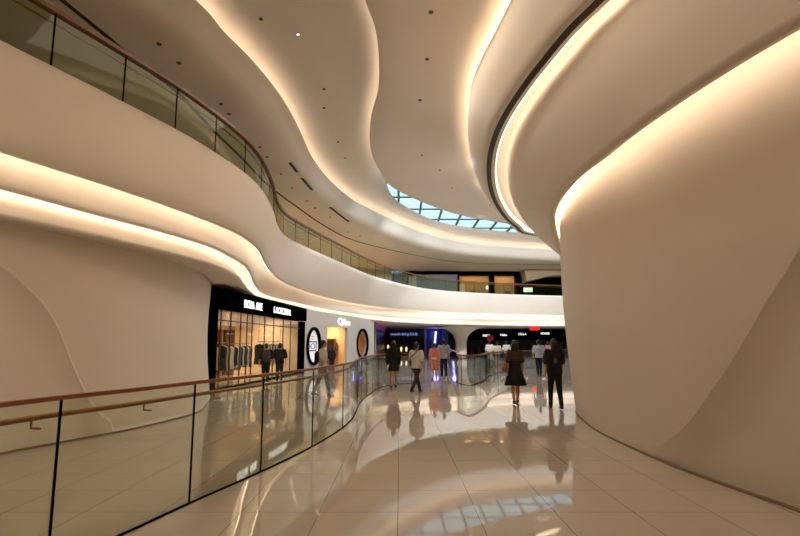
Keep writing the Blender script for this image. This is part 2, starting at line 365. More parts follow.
# ------------------------------------------------------------------ world and lights
w = bpy.data.worlds.new('sky'); SC.world = w; w.use_nodes = True; nt = w.node_tree
bg = nt.nodes['Background']; bg.inputs['Strength'].default_value = 2.0; bg.inputs['Color'].default_value = (.42, .585, .64, 1)
pl = bpy.data.lights.new('skylight_portal', 'AREA'); pl.shape = 'RECTANGLE'; pl.size = HX1-HX0; pl.size_y = HY1-HY0; pl.cycles.is_portal = True
po = bpy.data.objects.new('skylight_portal', pl); COL.objects.link(po); po.location = ((HX0+HX1)/2, (HY0+HY1)/2, 12.4)
def area(name, loc, size, power, col=WARM, rot=(0,0,0), sy=None):
    l = bpy.data.lights.new(name, 'AREA'); l.energy = power; l.color = lin(*col)[:3]; l.shape = 'RECTANGLE'; l.size = size; l.size_y = sy or size
    o = bpy.data.objects.new(name, l); COL.objects.link(o); o.location = loc; o.rotation_euler = rot; return o
def spot(p, power, col=(255,248,240), r=.10, ang=165):  # serves the shop downlights and the added fill spots alike
    l = bpy.data.lights.new('spot_lamp', 'SPOT'); l.energy = power; l.color = lin(*col)[:3]; l.shadow_soft_size = r; l.spot_size = math.radians(ang); l.spot_blend = 1
    o = bpy.data.objects.new('spot_lamp', l); COL.objects.link(o); o.location = p; return o
area('hall_fill', (0.5, 4, 10.6), 3, 190, (255,232,204), sy=8)  # added soft fill from overhead, no fitting built for it
area('hall_fill', (0.8, 15, 10.7), 2.5, 200, (255,234,208), sy=10)  # second added fill panel, farther down the walkway
# ------------------------------------------------------------------ glass balustrades
def seg_dark(name): return mat(name, (30, 28, 26), .4)
def sub(poly, s0, s1, step=.18):
    L = [0]
    for a, b in zip(poly, poly[1:]): L.append(L[-1]+(b-a).length)
    n = max(2, int((s1-s0)/step)+1); out = []
    for k in range(n):
        s = s0+(s1-s0)*k/(n-1); j = max(0, min(len(L)-2, next((i for i in range(len(L)-1) if L[i+1] >= s), len(L)-2)))
        out.append(poly[j].lerp(poly[j+1], (s-L[j])/max(1e-9, L[j+1]-L[j])))
    return out, L[-1]
def strip_solid(bm, poly, w, z0, z1, shift=0):
    N = normals(poly); vs = []
    for p, n in zip(poly, N):
        c = p+n*shift
        vs.append([bm.verts.new((c.x+n.x*q, c.y+n.y*q, z)) for q, z in ((-w/2, z0), (w/2, z0), (w/2, z1), (-w/2, z1))])
    for a, b in zip(vs, vs[1:]):
        for k in range(4): bm.faces.new((a[k], a[(k+1) % 4], b[(k+1) % 4], b[k]))
    bm.faces.new(vs[0][::-1]); bm.faces.new(vs[-1])
def balustrade(label, path, z, h, step, rail, group=None, lower=None, joint_w=.014, rail_w=.06, rail_h=.045, channel=.012, cat='balustrade', s_start=0, marks=None, glass=None):
    path = [Vector((p.x, p.y, z)) for p in path]
    t = thing('glass_balustrade', label, cat, (path[0].x, path[0].y, z), group)
    _, L = sub(path, 0, .1)
    s = s_start; cuts = [0] if s_start > 0 else []
    while s < L-.3: cuts.append(s); s += step
    cuts.append(L)
    if marks:        # joints where the panels meet along the path
        cuts = [0]
        acc = [0]
        for a, b in zip(path, path[1:]): acc.append(acc[-1]+(b-a).length)
        for mx, my in marks:
            k = min(range(len(path)), key=lambda i: (path[i].x-mx)**2+(path[i].y-my)**2)
            if acc[k] > cuts[-1]+.2: cuts.append(acc[k])
        s = cuts[-1]+step
        while s < L-.3: cuts.append(s); s += step
        cuts.append(L)
    for a, b in zip(cuts, cuts[1:]):
        pts, _ = sub(path, a+joint_w/2, b-joint_w/2); bm = bmesh.new(); strip_solid(bm, pts, .012, z+.004, z+h-rail_h*.6); from_bm('glass_panel', bm, glass or GLASS, t)
    for a in cuts:
        a0 = max(0, min(L-joint_w, a-joint_w/2)); pts, _ = sub(path, a0, a0+joint_w); bm = bmesh.new(); strip_solid(bm, pts, .016, z+.004, z+h-rail_h*.6); from_bm('panel_joint', bm, BLACK, t)
    full, _ = sub(path, 0, L, .12)
    bm = bmesh.new(); strip_solid(bm, full, .03, z+.001, z+.001+channel); from_bm('base_channel', bm, BLACK, t)
    bm = bmesh.new(); strip_solid(bm, full, rail_w, z+h-rail_h, z+h); bmesh.ops.bevel(bm, geom=[e for e in bm.edges if e.calc_length() > .02 and abs((e.verts[0].co-e.verts[1].co).z) < 1e-4 and len(e.link_faces) == 2 and e.calc_face_angle(0) > 1], offset=.01, segments=2, affect='EDGES') if len(full) < 400 else None
    from_bm('handrail', bm, rail, t)
    if lower:
        sh, lh, lm, bstep = lower
        low = [p+n*sh+Vector((0, 0, lh)) for p, n in zip(full, normals(full))]
        tube('lower_handrail', low, .021, lm, t, 8)
        s = bstep*.45
        while s < L:
            (p, q), _ = sub(path, s, s+.02, .02); n = normals([p, q])[0]
            bm = bmesh.new(); c = p+Vector((0, 0, lh-.07))
            add_tube(bm, [c+n*.004, c+n*sh, c+n*sh+Vector((0, 0, .06))], .009, 6); from_bm('bracket', bm, BRONZE, t); s += bstep
    return t
near = catmull([Vector((-3.72,-.8,0)), Vector((-3.35,.8,0)), Vector((-2.9,2.3,0))]+[at(u,v,0) for u,v in ((47,567),(120,536),(189,504),(260.5,472.3),(312,447),(342,428.5),(352,419),(360,403),(370,394),(384,386.5),(400,384),(412,383.5))], 24)
nb = balustrade('long clear glass balustrade with wooden handrail curving along the left edge of the tiled walkway', near, 0, 1.21, 1.47, WOOD, lower=(.085, 1.06, BRONZE, 1.1), marks=[(-3.3,1.0),(-2.85,2.5)]+[tuple(at(u,v,0).xy) for u,v in ((47,567),(189,504),(260.5,472.3),(312,447),(343,428),(357,408))], rail_w=.055, rail_h=.032)
Gl = [p for p in G if p.x < 30]
gal = off(Gl, .08); gpts = [at(u, v, ZG) for u, v in ((-40,22),(51,66),(125,103),(178,130.5),(217,153),(246,174))]
GGLASS = glass_mat('gallery_glass', (.84, .89, .78, 1), .4)
balustrade('upper floor glass balustrade with brown handrail running round the balcony edge', gal, ZG-.03, 1.13, 1.75, mat('gallery_rail', (120, 74, 44), .35), lower=(.09, .92, BRONZE, 3.5), rail_w=.14, rail_h=.085, joint_w=.03, marks=[(p.x, p.y) for p in gpts], glass=GGLASS)
TEALGLASS = glass_mat('teal_glass', (.92, .985, .975, 1), 1.1)
fb = catmull([Vector((x, y, 0)) for x, y in ((4.8,62),(4.1,48),(3.5,36),(2.95,28),(2.55,24),(2.36,21.8),(2.62,20.7),(3.4,22.6),(4.65,27.5),(6.6,32),(9.2,35.7),(12.6,38.6),(20,42),(30,44))], 8)
balustrade('far glass balustrade with thin wooden rail rounding the floor opening beyond the walkers', fb, 0, 1.15, 2.4, WOOD, rail_w=.07, rail_h=.06, joint_w=.02, glass=TEALGLASS)

# ------------------------------------------------------------------ clothes shop on the left
def xy(u, d): return Vector(((u-400)/538.6*d, d, 0))
class Frame:      # a straight run of shopfront: s along it, i into it
    def __init__(s, P, Q): s.P = P; s.L = (Q-P).length; s.a = (Q-P).normalized(); s.b = Vector((-s.a.y, s.a.x, 0)); s.rz = math.atan2(s.a.y, s.a.x)
    def at(s, q, i, z): p = s.P+s.a*q+s.b*i; return Vector((p.x, p.y, z))
    def s_of(s, u):
        t = (u-400)/538.6; return (t*s.P.y-s.P.x)/(s.a.x-t*s.a.y)
    def box(s, name, q0, q1, i0, i1, z0, z1, m, parent=None, bev=0):
        c = s.at((q0+q1)/2, (i0+i1)/2, (z0+z1)/2); return box(name, c, (q1-q0, i1-i0, z1-z0), m, parent, s.rz, bev)
    def bm_box(s, bm, q0, q1, i0, i1, z0, z1): add_box(bm, s.at((q0+q1)/2, (i0+i1)/2, (z0+z1)/2), (q1-q0, i1-i0, z1-z0), s.rz)
def text_mesh(t):
    cu = bpy.data.curves.new('letter', 'FONT'); cu.body = t; cu.size = 1; cu.extrude = .02; cu.offset = .0
    o = bpy.data.objects.new('letter', cu); me = bpy.data.meshes.new_from_object(o); bpy.data.objects.remove(o); return me
def lettering(name, text, fr, q, i, z, h, m, parent, width=None):
    ext = lambda me, k: (min(v.co[k] for v in me.vertices), max(v.co[k] for v in me.vertices))
    full = text_mesh(text); x0, x1 = ext(full, 0); y0, y1 = ext(full, 1); sy = h/(y1-y0); sx = width/(x1-x0) if width else sy
    for k, ch in enumerate(text):
        if ch == ' ': continue
        me = text_mesh(ch); e = ext(me, 0)[1]; o_ = ext(text_mesh(text[:k+1]), 0)[1]-e
        for v in me.vertices:      # local x along the shopfront, local y up, extrusion outwards
            v.co = fr.at(q+(v.co.x+o_-x0)*sx, i-v.co.z*.6, z+(v.co.y-y0)*sy)
        me.name = 'letter'; fix(link('letter', me, m, None, False), parent)
H1 = 3.42
F1 = Frame(xy(212, 17.8), xy(302.5, 29.2))
INT = mat('shop_interior', (236, 214, 184), .6); SHELF = mat('shop_shelf', (120, 76, 44), .5)
shop = thing('shopfront', 'wide black framed clothes shop front with white lettering and glazed window', 'shopfront', F1.at(0, 0, 0))
L = F1.L
F1.box('fascia', -.15, L-.85, -.42, .1, 2.74, H1-.02, BLACK, shop, .01)
F1.box('frame_post', -.15, .18, -.1, .15, 0.0, 2.74, BLACK, shop)
F1.box('frame_post', L-.45, L+.1, -.1, .15, 0.0, 2.74, BLACK, shop)
F1.box('sill', .18, L-.45, 0, .08, 0.0, .07, BLACK, shop)
mul_u = [221, 231, 241, 247.5, 252.5, 265, 274, 283.5, 291]
for u in mul_u:
    q = F1.s_of(u); F1.box('mullion', q-.025, q+.025, .02, .06, .07, 2.74, mat('bronze_frame', (58, 40, 28), .4), shop)
F1.box('transom', .18, L-.45, .01, .07, 2.36, 2.40, MATS['bronze_frame'], shop)
qs = [.18]+[F1.s_of(u) for u in mul_u]+[L-.45]
for a, b in zip(qs, qs[1:]): F1.box('glass_pane', a+.035, b-.035, .035, .045, .07, 2.74, CLEAR, shop)
F1s = Frame(F1.at(0, -.43, 0), F1.at(L, -.43, 0))
q = F1s.s_of(243); lettering('lettering', 'EXTRA  AMIE', F1s, q, 0, 2.88, .28, WHITE_EMIT, shop, F1s.s_of(261)-q)
q = F1s.s_of(273); lettering('lettering', 'LAOZZEIN.', F1s, q, 0, 2.88, .27, WHITE_EMIT, shop, F1s.s_of(290)-q)
# its room
bm = bmesh.new(); F1.bm_box(bm, .0, L-.3, 3.6, 3.7, 0, 3.3); struct(from_bm('wall_shop', bm, INT))
bm = bmesh.new(); F1.bm_box(bm, -.1, 0, .16, 3.6, 0, 3.3); F1.bm_box(bm, L-.3, L-.2, .16, 3.6, 0, 3.3); struct(from_bm('wall_shop_sides', bm, INT))
bm = bmesh.new(); F1.bm_box(bm, 0, L-.3, .16, 3.6, 3.2, 3.3); struct(from_bm('ceiling_shop', bm, INT))
for q in (1.2, 3.4, 5.6, 7.8, 10):
    c = F1.at(q, 1.7, 3.12); spot(c, 330, (255, 224, 184), .06, 160)
unit = thing('wall_shelf', 'brown display shelf unit with open bays on the back wall of the clothes shop', 'shelf', F1.at(6.5, 3.4, 0))
F1.box('header', 4.4, 9.5, 3.0, 3.58, 2.25, 2.45, SHELF, unit)
for q in (4.4, 6.1, 7.8, 9.4): F1.box('upright', q, q+.1, 3.0, 3.58, 0, 2.25, SHELF, unit)
for z in (.7, 1.3): F1.box('shelf_board', 4.5, 9.4, 3.1, 3.58, z, z+.04, SHELF, unit)
unit = thing('wall_shelf', 'tall pale cabinet with brown sides at the left end of the clothes shop', 'shelf', F1.at(1.8, 3.4, 0))
F1.box('cabinet_body', .7, 2.4, 3.1, 3.58, 0, 2.2, mat('pale_wood', (206, 164, 116), .5), unit); F1.box('side_panel', 2.4, 2.55, 3.0, 3.58, 0, 2.3, SHELF, unit)
def garment_mesh(w, th, ln):
    bm = bmesh.new(); prof = ((0, .10, .35), (-.03, .55, .6), (-.08, .92, .9), (-.2, 1.0, 1), (-ln*.6, .9, .95), (-ln, 1.02, 1.1)); rings = []
    for z, fw, ft in prof:
        rings.append([bm.verts.new((math.cos(2*PI*k/12)*th*ft/2, math.sin(2*PI*k/12)*w*fw/2, z)) for k in range(12)])
    for a, b in zip(rings, rings[1:]):
        for k in range(12): bm.faces.new((a[k], a[(k+1) % 12], b[(k+1) % 12], b[k]))
    bm.faces.new(rings[0]); bm.faces.new(rings[-1][::-1]); bmesh.ops.recalc_face_normals(bm, faces=bm.faces)
    me = bpy.data.meshes.new('garment'); bm.to_mesh(me); bm.free()
    for p in me.polygons: p.use_smooth = True
    return me
def hook_mesh():
    bm = bmesh.new(); add_tube(bm, [(0,0,-.01),(0,0,.05),(0,.015,.075),(0,.035,.07)], .005, 5); me = bpy.data.meshes.new('hanger'); bm.to_mesh(me); bm.free(); me.materials.append(STEEL); return me
HOOK = hook_mesh()
TONES = [('black',(26,24,26)),('beige',(206,184,152)),('charcoal',(58,54,54)),('white',(232,226,216)),('brown',(110,76,52)),('grey',(140,132,124))]
def rack(label, q0, q1, i, zr, order, where):
    t = thing('hanging_rail', label, 'clothes rail', F1.at((q0+q1)/2, i, 0))
    tube('rail', [F1.at(q0, i, zr), F1.at(q1, i, zr)], .018, STEEL, t)
    for q in (q0+.05, q1-.05): tube('suspension_rod', [F1.at(q, i, zr), F1.at(q, i, 3.2)], .012, STEEL, t)
    q = q0+.2; k = 0
    while q < q1-.12:
        nm, c = TONES[order[k % len(order)]]; ln = .78+.22*random.random()
        me = garment_mesh(.46, .10+.05*random.random(), ln); me.materials.append(mat('cloth_'+nm, c, .9))
        g = thing('hanging_garment', f'{nm} garment hanging {where}', 'garment', F1.at(q, i, zr-.102), f'{nm} garments hanging {where}')
        o = bpy.data.objects.new('garment', me); COL.objects.link(o); o.parent = g
        h = bpy.data.objects.new('hanger', HOOK); COL.objects.link(h); h.parent = g
        g.rotation_euler.z = F1.rz+.5+random.uniform(-.15, .15); q += .19; k += 1
rack('steel hanging rail at the left side of the clothes shop window', .55, 3.4, .9, 1.62, [0,0,2,1,0,4,3,1,2], 'on the rack by the left window of the clothes shop')
rack('steel hanging rail in the middle of the clothes shop window', 3.9, 6.4, 1.1, 1.58, [3,2,0,3,5,0], 'on the rack in the middle of the clothes shop')
rack('steel hanging rail at the right end of the clothes shop window', 7.0, 10.4, .9, 1.66, [0,3,2,3,1,5,3], 'on the rack at the right end of the clothes shop')

# ------------------------------------------------------------------ grey shopfront with round windows and doorway
F2 = Frame(F1.at(L+.1, .12, 0), xy(374, 43.0))
F2.P.z = 0
L2_ = F2.L
def ring_wall(name, fr, q0, q1, z0, z1, holes, m):
    """wall panel with round openings: each opening takes its own bay"""
    bm = bmesh.new(); qs = q0
    def quad(a, b, c, d):
        v = [[bm.verts.new(fr.at(x, i, z)) for x, z in ((a, c), (b, c), (b, d), (a, d))] for i in (0, .2)]
        bm.faces.new(v[0]); bm.faces.new(v[1][::-1])
        for k in range(4): bm.faces.new((v[0][k], v[0][(k+1) % 4], v[1][(k+1) % 4], v[1][k]))
    for (qc, zc, rx, rz) in holes:
        a, b = qc-rx-.15, qc+rx+.15; quad(qs, a, z0, z1); n = 48; R = []; Cc = []
        for i in (0, .2):
            inner = []; outer = []
            for k in range(n):
                t = 2*PI*k/n; c, s_ = math.cos(t), math.sin(t); inner.append(bm.verts.new(fr.at(qc+c*rx, i, zc+s_*rz)))
                hw = rx+.15; hu = (z1-zc) if s_ > 0 else (zc-z0); e = min(hw/max(1e-6, abs(c)), hu/max(1e-6, abs(s_)))
                outer.append(bm.verts.new(fr.at(qc+c*e, i, zc+s_*e)))
            R.append(inner); Cc.append(outer)
        for k in range(n):
            j = (k+1) % n
            for w_ in (0, 1): bm.faces.new((R[w_][k], R[w_][j], Cc[w_][j], Cc[w_][k]))
            bm.faces.new((R[0][k], R[0][j], R[1][j], R[1][k]))
        # corners
        for sx, sz in ((1, z1), (-1, z1), (1, z0), (-1, z0)):
            pass
        qs = b
    quad(qs, q1, z0, z1)
    return struct(from_bm(name, bm, m))
o1 = (F2.s_of(306)+F2.s_of(320))/2; r1 = (F2.s_of(319.5)-F2.s_of(306.5))/2
o2 = (F2.s_of(356)+F2.s_of(368))/2; r2 = (F2.s_of(367.5)-F2.s_of(356.5))/2
dq0, dq1 = F2.s_of(327), F2.s_of(347.5)
DZ = 2.62
ring_wall('wall_storefront', F2, 0, dq0, 0, H1+.03, [(o1, 1.42, r1, 1.0)], GREYWALL)
F2.box('wall_storefront_lintel', dq0, dq1, 0, .2, DZ, H1+.03, GREYWALL)['kind'] = 'structure'
ring_wall('wall_storefront_end', F2, dq1, L2_, 0, H1+.03, [(o2, 1.55, r2, 1.05)], GREYWALL)
def hoop(fr, q, i0, i1, z, rx, rz, w, m, name, parent=None):
    bm = bmesh.new(); n = 48; V = []
    for k in range(n):
        t = 2*PI*k/n; c, s_ = math.cos(t), math.sin(t)
        V.append([bm.verts.new(fr.at(q+c*(rx+e), i, z+s_*(rz+e))) for e, i in ((0, i0), (w, i0), (w, i1), (0, i1))])
    for k in range(n):
        a, b = V[k], V[(k+1) % n]
        for j in range(4): bm.faces.new((a[j], a[(j+1) % 4], b[(j+1) % 4], b[j]))
    return from_bm(name, bm, m, parent)
def disc(fr, q, i, z, rx, rz, m, name, parent=None, th=.03):
    bm = bmesh.new(); n = 48
    v = [[bm.verts.new(fr.at(q+math.cos(2*PI*k/n)*rx, j, z+math.sin(2*PI*k/n)*rz)) for k in range(n)] for j in (i, i+th)]
    bm.faces.new(v[0]); bm.faces.new(v[1][::-1])
    for k in range(n): bm.faces.new((v[0][k], v[0][(k+1) % n], v[1][(k+1) % n], v[1][k]))
    return from_bm(name, bm, m, parent)
w1 = hoop(F2, o1, -.12, .05, 1.42, r1*.9, .95, .14, BLACK, 'window_1'); struct(w1)
w2 = hoop(F2, o2, -.10, .05, 1.55, r2*.92, .98, .13, BLACK, 'window_2'); struct(w2)
fix(disc(F2, o2, .02, 1.55, r2*.92, .98, CLEAR, 'glass_pane', None, .01), w2)
po_ = thing('poster', 'white round poster with blue framed letters in the first round window', 'poster', F2.at(o1, .06, .5))
disc(F2, o1, .06, 1.42, r1*.95, .98, mat('poster_white', (236, 234, 236), .5, emit=(240, 236, 240), strength=.45), 'backing', po_)
BLUE = mat('poster_blue', (40, 60, 110), .5); PINK = mat('poster_pink', (222, 150, 150), .5)
bm = bmesh.new()
for a, b, c, d in ((-.62,.62,.22,.29),(-.62,.62,-.29,-.22),(-.62,-.53,-.22,.22),(.53,.62,-.22,.22)): F2.bm_box(bm, o1+a, o1+b, .045, .06, 1.42+c, 1.42+d)
from_bm('letter_frame', bm, BLUE, po_)
lettering('lettering', 'ICI', F2, o1-.4, .055, 1.26, .32, BLUE, po_, .8)
bm = bmesh.new(); F2.bm_box(bm, o1-.2, o1+.25, .045, .06, 1.95, 2.02); F2.bm_box(bm, o1-.3, o1+.3, .045, .06, 1.8, 1.86); from_bm('pink_band', bm, PINK, po_)
q = F2.s_of(337.5)
sg = thing('shop_sign', 'white glowing letters on the grey wall above the second shop doorway', 'sign', F2.at(q+1, -.04, 2.8))
lettering('lettering', 'Qibu', F2, q, -.01, 2.72, .5, WHITE_EMIT, sg, F2.s_of(349.5)-q)
# room behind
ROOM = mat('room_orange', (238, 202, 158), .6)
bm = bmesh.new(); F2.bm_box(bm, 0, L2_, 5.0, 5.1, 0, 3.3); struct(from_bm('wall_store', bm, ROOM))
bm = bmesh.new(); F2.bm_box(bm, .3, L2_, .22, 5.0, 3.2, 3.3); struct(from_bm('ceiling_store', bm, ROOM))
for q in (dq1-.3, dq1+1.2, o2-.2): spot(F2.at(q, 1.8, 3.1), 260, (255, 218, 172), .06, 160)
bm = bmesh.new(); F2.bm_box(bm, dq1+2.0, dq1+2.1, .25, 5.0, 0, 3.2); struct(from_bm('wall_store_partition', bm, ROOM))
bm = bmesh.new(); F2.bm_box(bm, L2_-.15, L2_, .25, 5.0, 0, 3.2); struct(from_bm('wall_store_end', bm, ROOM))
ped = thing('display_plinth', 'pale plinth standing inside the second round window', 'plinth', F2.at(o2, .7, 0))
F2.box('plinth_body', o2-.5, o2+.5, .35, 1.1, 0, 1.0, mat('plinth_pale', (214,206,196), .5), ped); F2.box('plinth_top', o2-.53, o2+.53, .32, 1.13, 1.0, 1.04, SHELF, ped)
hb = thing('handbag', 'dark handbag on the pale plinth inside the second round window', 'handbag', F2.at(o2, .7, 1.05))
F2.box('bag_body', o2-.42, o2+.42, .55, .9, 1.05, 1.55, mat('bag_dark', (30, 28, 34), .5), hb, .05)
tube('bag_handle', [F2.at(o2-.22, .72, 1.53), F2.at(o2-.17, .72, 1.75), F2.at(o2+.17, .72, 1.75), F2.at(o2+.22, .72, 1.53)], .025, mat('bag_dark', (30,28,34)), hb)
cab = thing('display_cabinet', 'dark framed display case inside the second shop doorway', 'cabinet', F2.at(dq1+1.6, 1.8, 0))
F2.box('case_body', dq1+1.3, dq1+1.85, 1.5, 2.1, 1.0, 1.9, mat('case_dark', (60, 34, 24), .4), cab); F2.box('case_stand', dq1+1.35, dq1+1.8, 1.55, 2.05, 0, 1.0, SHELF, cab)
tab = thing('counter', 'low wooden counter inside the second shop doorway', 'counter', F2.at(dq0+2.2, 2.2, 0))
F2.box('counter_top', dq0+1.4, dq0+3.0, 1.8, 2.7, .88, .94, SHELF, tab); F2.box('counter_body', dq0+1.5, dq0+2.9, 1.9, 2.6, 0, .88, mat('counter_orange', (190, 120, 66), .5), tab)

# ------------------------------------------------------------------ ceiling downlights and lamps
def downlight(p, label, group, r=.07, on=False, down=True):
    t = thing('ceiling_downlight', label, 'downlight', p, group)
    bm = bmesh.new(); bmesh.ops.create_cone(bm, segments=16, radius1=r, radius2=r, depth=.03, cap_ends=True, matrix=Matrix.Translation(Vector(p)+Vector((0, 0, -.004)))); from_bm('trim_ring', bm, mat('downlight_trim', (96, 84, 74), .5), t)
    bm = bmesh.new(); bmesh.ops.create_cone(bm, segments=16, radius1=r*.7, radius2=r*.7, depth=.02, cap_ends=True, matrix=Matrix.Translation(Vector(p)+Vector((0, 0, -.014)))); from_bm('lamp', bm, mat('lamp_on', (255,250,240), .5, emit=(255,244,226), strength=6) if on else mat('lamp_off', (52, 45, 40), .4), t)
    return t
ISL = ZB-.105
for u, v in ((431,12),(427,59),(420,100),(422,155),(440,170),(452,188),(490,205)):
    downlight(at(u, v, ISL), 'small dark downlight in the smooth ceiling island', 'downlights in the ceiling island')
for u, v in ((261,19),(324,89),(324,108),(338,142),(345,158)):
    downlight(at(u, v, ZU-.01), 'small dark downlight in the ceiling trough between the two glowing coves', 'downlights in the ceiling trough', .06)
downlight(at(298, 34, ZU-.01), 'bright lit downlight in the ceiling trough between the two glowing coves', None, .06, True)
for u, v in ((159,44),(179,63),(221,104),(229,114),(260,147),(267,157),(281,174),(292,188),(307,201),(315,208),(330,217),(348,232),(360,236)):
    downlight(at(u, v, ZC0-.01), 'small dark downlight in the gallery ceiling above the balcony', 'downlights in the gallery ceiling', .07)
def vent(u0, v0, u1, v1, label, group=None, w=.14):
    a, b = at(u0, v0, ZC0-.014), at(u1, v1, ZC0-.014); m_ = (a+b)/2; rz = math.atan2(b.y-a.y, b.x-a.x)
    t = thing('air_vent', label, 'vent', m_, group); L_ = (b-a).length
    box('vent_slot', m_, (L_, w, .03), DARK, t, rz); 
    for k in range(3): box('slat', m_+Vector((0,0,-.017))+Vector((-math.sin(rz), math.cos(rz), 0))*(k-1)*w*.33, (L_*.98, .012, .012), mat('vent_slat', (90,80,72), .5), t, rz)
vent(290, 163, 297, 172, 'short linear air vent in the gallery ceiling, nearer of the two short ones')
vent(302, 178.5, 312, 190, 'short linear air vent in the gallery ceiling, farther of the two short ones')
vent(330, 207.5, 349, 222, 'long linear air vent in the gallery ceiling above the curved balcony')

# fill spots without fixtures, added over the void and the walkway
for p, q, e in (((1.2, 31, 10.4), (-5, 43, 4.5), 900), ((2.5, 34.5, 10.4), (0, 48, 4.5), 3200), ((6, 37, 10.4), (5, 52, 4.5), 3400), ((10, 38.5, 10.4), (11, 54, 4.5), 3400), ((15, 40, 10.4), (18, 56, 4.5), 3400), ((0, 24, 10.4), (-6, 34, 4), 700)):
    o = spot(p, e*1.1, (246, 249, 255), .15, 84); o.rotation_euler = (Vector(q)-Vector(p)).to_track_quat('-Z', 'Y').to_euler()  # added spots aimed outwards to whiten the far balcony fascia
for p, e in (((3.2, 27, 10.8), 1800), ((5, 30, 10.8), 1500), ((6, 33, 10.8), 2000), ((9.5, 33.6, 10.8), 2000), ((14, 41, 10.8), 2200), ((20, 45, 10.8), 2200), ((26, 48, 10.8), 2000), ((0.5, 20, 10.8), 200)):
    spot(p, e, (248, 250, 255))  # added downward spots that brighten the far floor and its bounce

# ------------------------------------------------------------------ upper gallery: floor, wall and shops
GW = [Vector(p) for p in ((-21,-8,0),(-20,10,0),(-17,26,0),(-13,42,0),(-8,55,0),(-3,61,0),(2,63.5,0),(8,64.5,0),(20,65,0),(45,65,0))]
GWc = catmull(GW, 6)
grid('wall_gallery', [[p+Vector((0,0,6.32)) for p in GWc], [p+Vector((0,0,10.0)) for p in GWc]], mat('gallery_wall', (222,206,184), .6))
for x, y in ((-4, 55), (-7, 45), (-9, 35)): spot((x, y, 9.9), 480, (255, 204, 140), .15, 150)  # added warm spots standing in for shop light in the gallery
GF = Frame(Vector((-4.6, 63.4, 0)), Vector((18.4, 63.9, 0)))
def g_s(u): return GF.s_of(u)
zl = lambda v, d=63.0: CAM_H+((343-v)/538.6)*d
DSHOP = mat('dark_shop', (30, 27, 27), .35); TEAL = mat('teal_shop', (44, 58, 58), .3)
gs = thing('upper_shopfront', 'dark upper floor shop block with two warm lit windows behind the far balcony glass', 'shopfront', GF.at(8, -.5, 6.33))
def gbox(name, u0, u1, z0, z1, m, i0=-1.2, i1=0.0, parent=gs): return GF.box(name, g_s(u0), g_s(u1), i0, i1, z0, z1, m, parent)
Zt = zl(271)
gbox('fascia', 405, 519, Zt-.42, Zt, BLACK)
gbox('dark_bay', 372, 405, 6.33, Zt-.5, TEAL); gbox('dark_bay', 416, 457, 6.33, Zt-.42, DSHOP)
gbox('pale_panel', 408, 416, 6.33, zl(276), mat('pale_panel', (170,168,156), .5), -1.35, -1.0)
gbox('bay_post', 403, 407, 6.33, Zt-.42, mat('post_grey', (120,108,98), .5), -1.3, -1.0)
for a, b in ((457, 459), (490, 494), (515.5, 520)): gbox('window_post', a, min(b, 519.5), 6.33, Zt-.42, BLACK)
AMBER = mat('amber_room', (196, 146, 92), .6)
for a, b in ((459, 490), (494, 515.5)):
    gbox('lit_room_back', a, b, 6.33, Zt-.42, AMBER, -.15, 0)
    gbox('window_pane', a, b, 6.33, Zt-.42, CLEAR, -1.15, -1.13)
    c = GF.at((g_s(a)+g_s(b))/2, -.65, Zt-.5); area('shop_light', c, (g_s(b)-g_s(a))*.8, 22, (255, 214, 160), sy=.3)
    for k in range(3): gbox('display_shelf', a+3+k*9, a+8+k*9, 6.33+.4, 6.33+1.1+.3*(k % 2), SHELF, -.5, -.15)
gbox('cream_column', 458.5, 464, 6.33, zl(284), mat('cream_column', (214,190,150), .5), -1.4, -1.16)
lb = thing('shop_sign', 'small blue lit sign on the dark shop behind the balcony glass', 'sign', GF.at(g_s(397), -1.3, zl(272)))
lettering('lettering', 'bluebay', GF, g_s(391.5), -1.22, zl(274.5), .55, mat('blue_letter', (120,190,240), .5, emit=(110,190,250), strength=1.2), lb, g_s(403)-g_s(391.5))
# right-hand end: sloping soffit and dark shop with white sign
ds = thing('upper_dark_shop', 'dark upper shop bay with a small white sign at the right end of the balcony', 'shopfront', GF.at(g_s(545), -1, 6.33))
gbox('dark_front', 520.5, 600, 6.33, zl(276.5), BLACK, -1.0, 0, ds)
gbox('white_sign', 523, 532, zl(292), zl(287.5), mat('sign_white', (230,235,230), .5, emit=(230,240,235), strength=.9), -1.1, -1.0, ds)
bm = bmesh.new()
sec = [(g_s(520), zl(268)), (g_s(600), zl(268)), (g_s(600), zl(274)), (g_s(545), zl(277.5)), (g_s(522), zl(283))]
v0 = [bm.verts.new(GF.at(q, -3.0, z)) for q, z in sec]; v1 = [bm.verts.new(GF.at(q, -1.02, z)) for q, z in sec]
bm.faces.new(v0); bm.faces.new(v1[::-1])
for k in range(5): bm.faces.new((v0[k], v0[(k+1) % 5], v1[(k+1) % 5], v1[k]))
struct(from_bm('ceiling_bulkhead', bm, mat('bulkhead', (190,166,138), .6)))

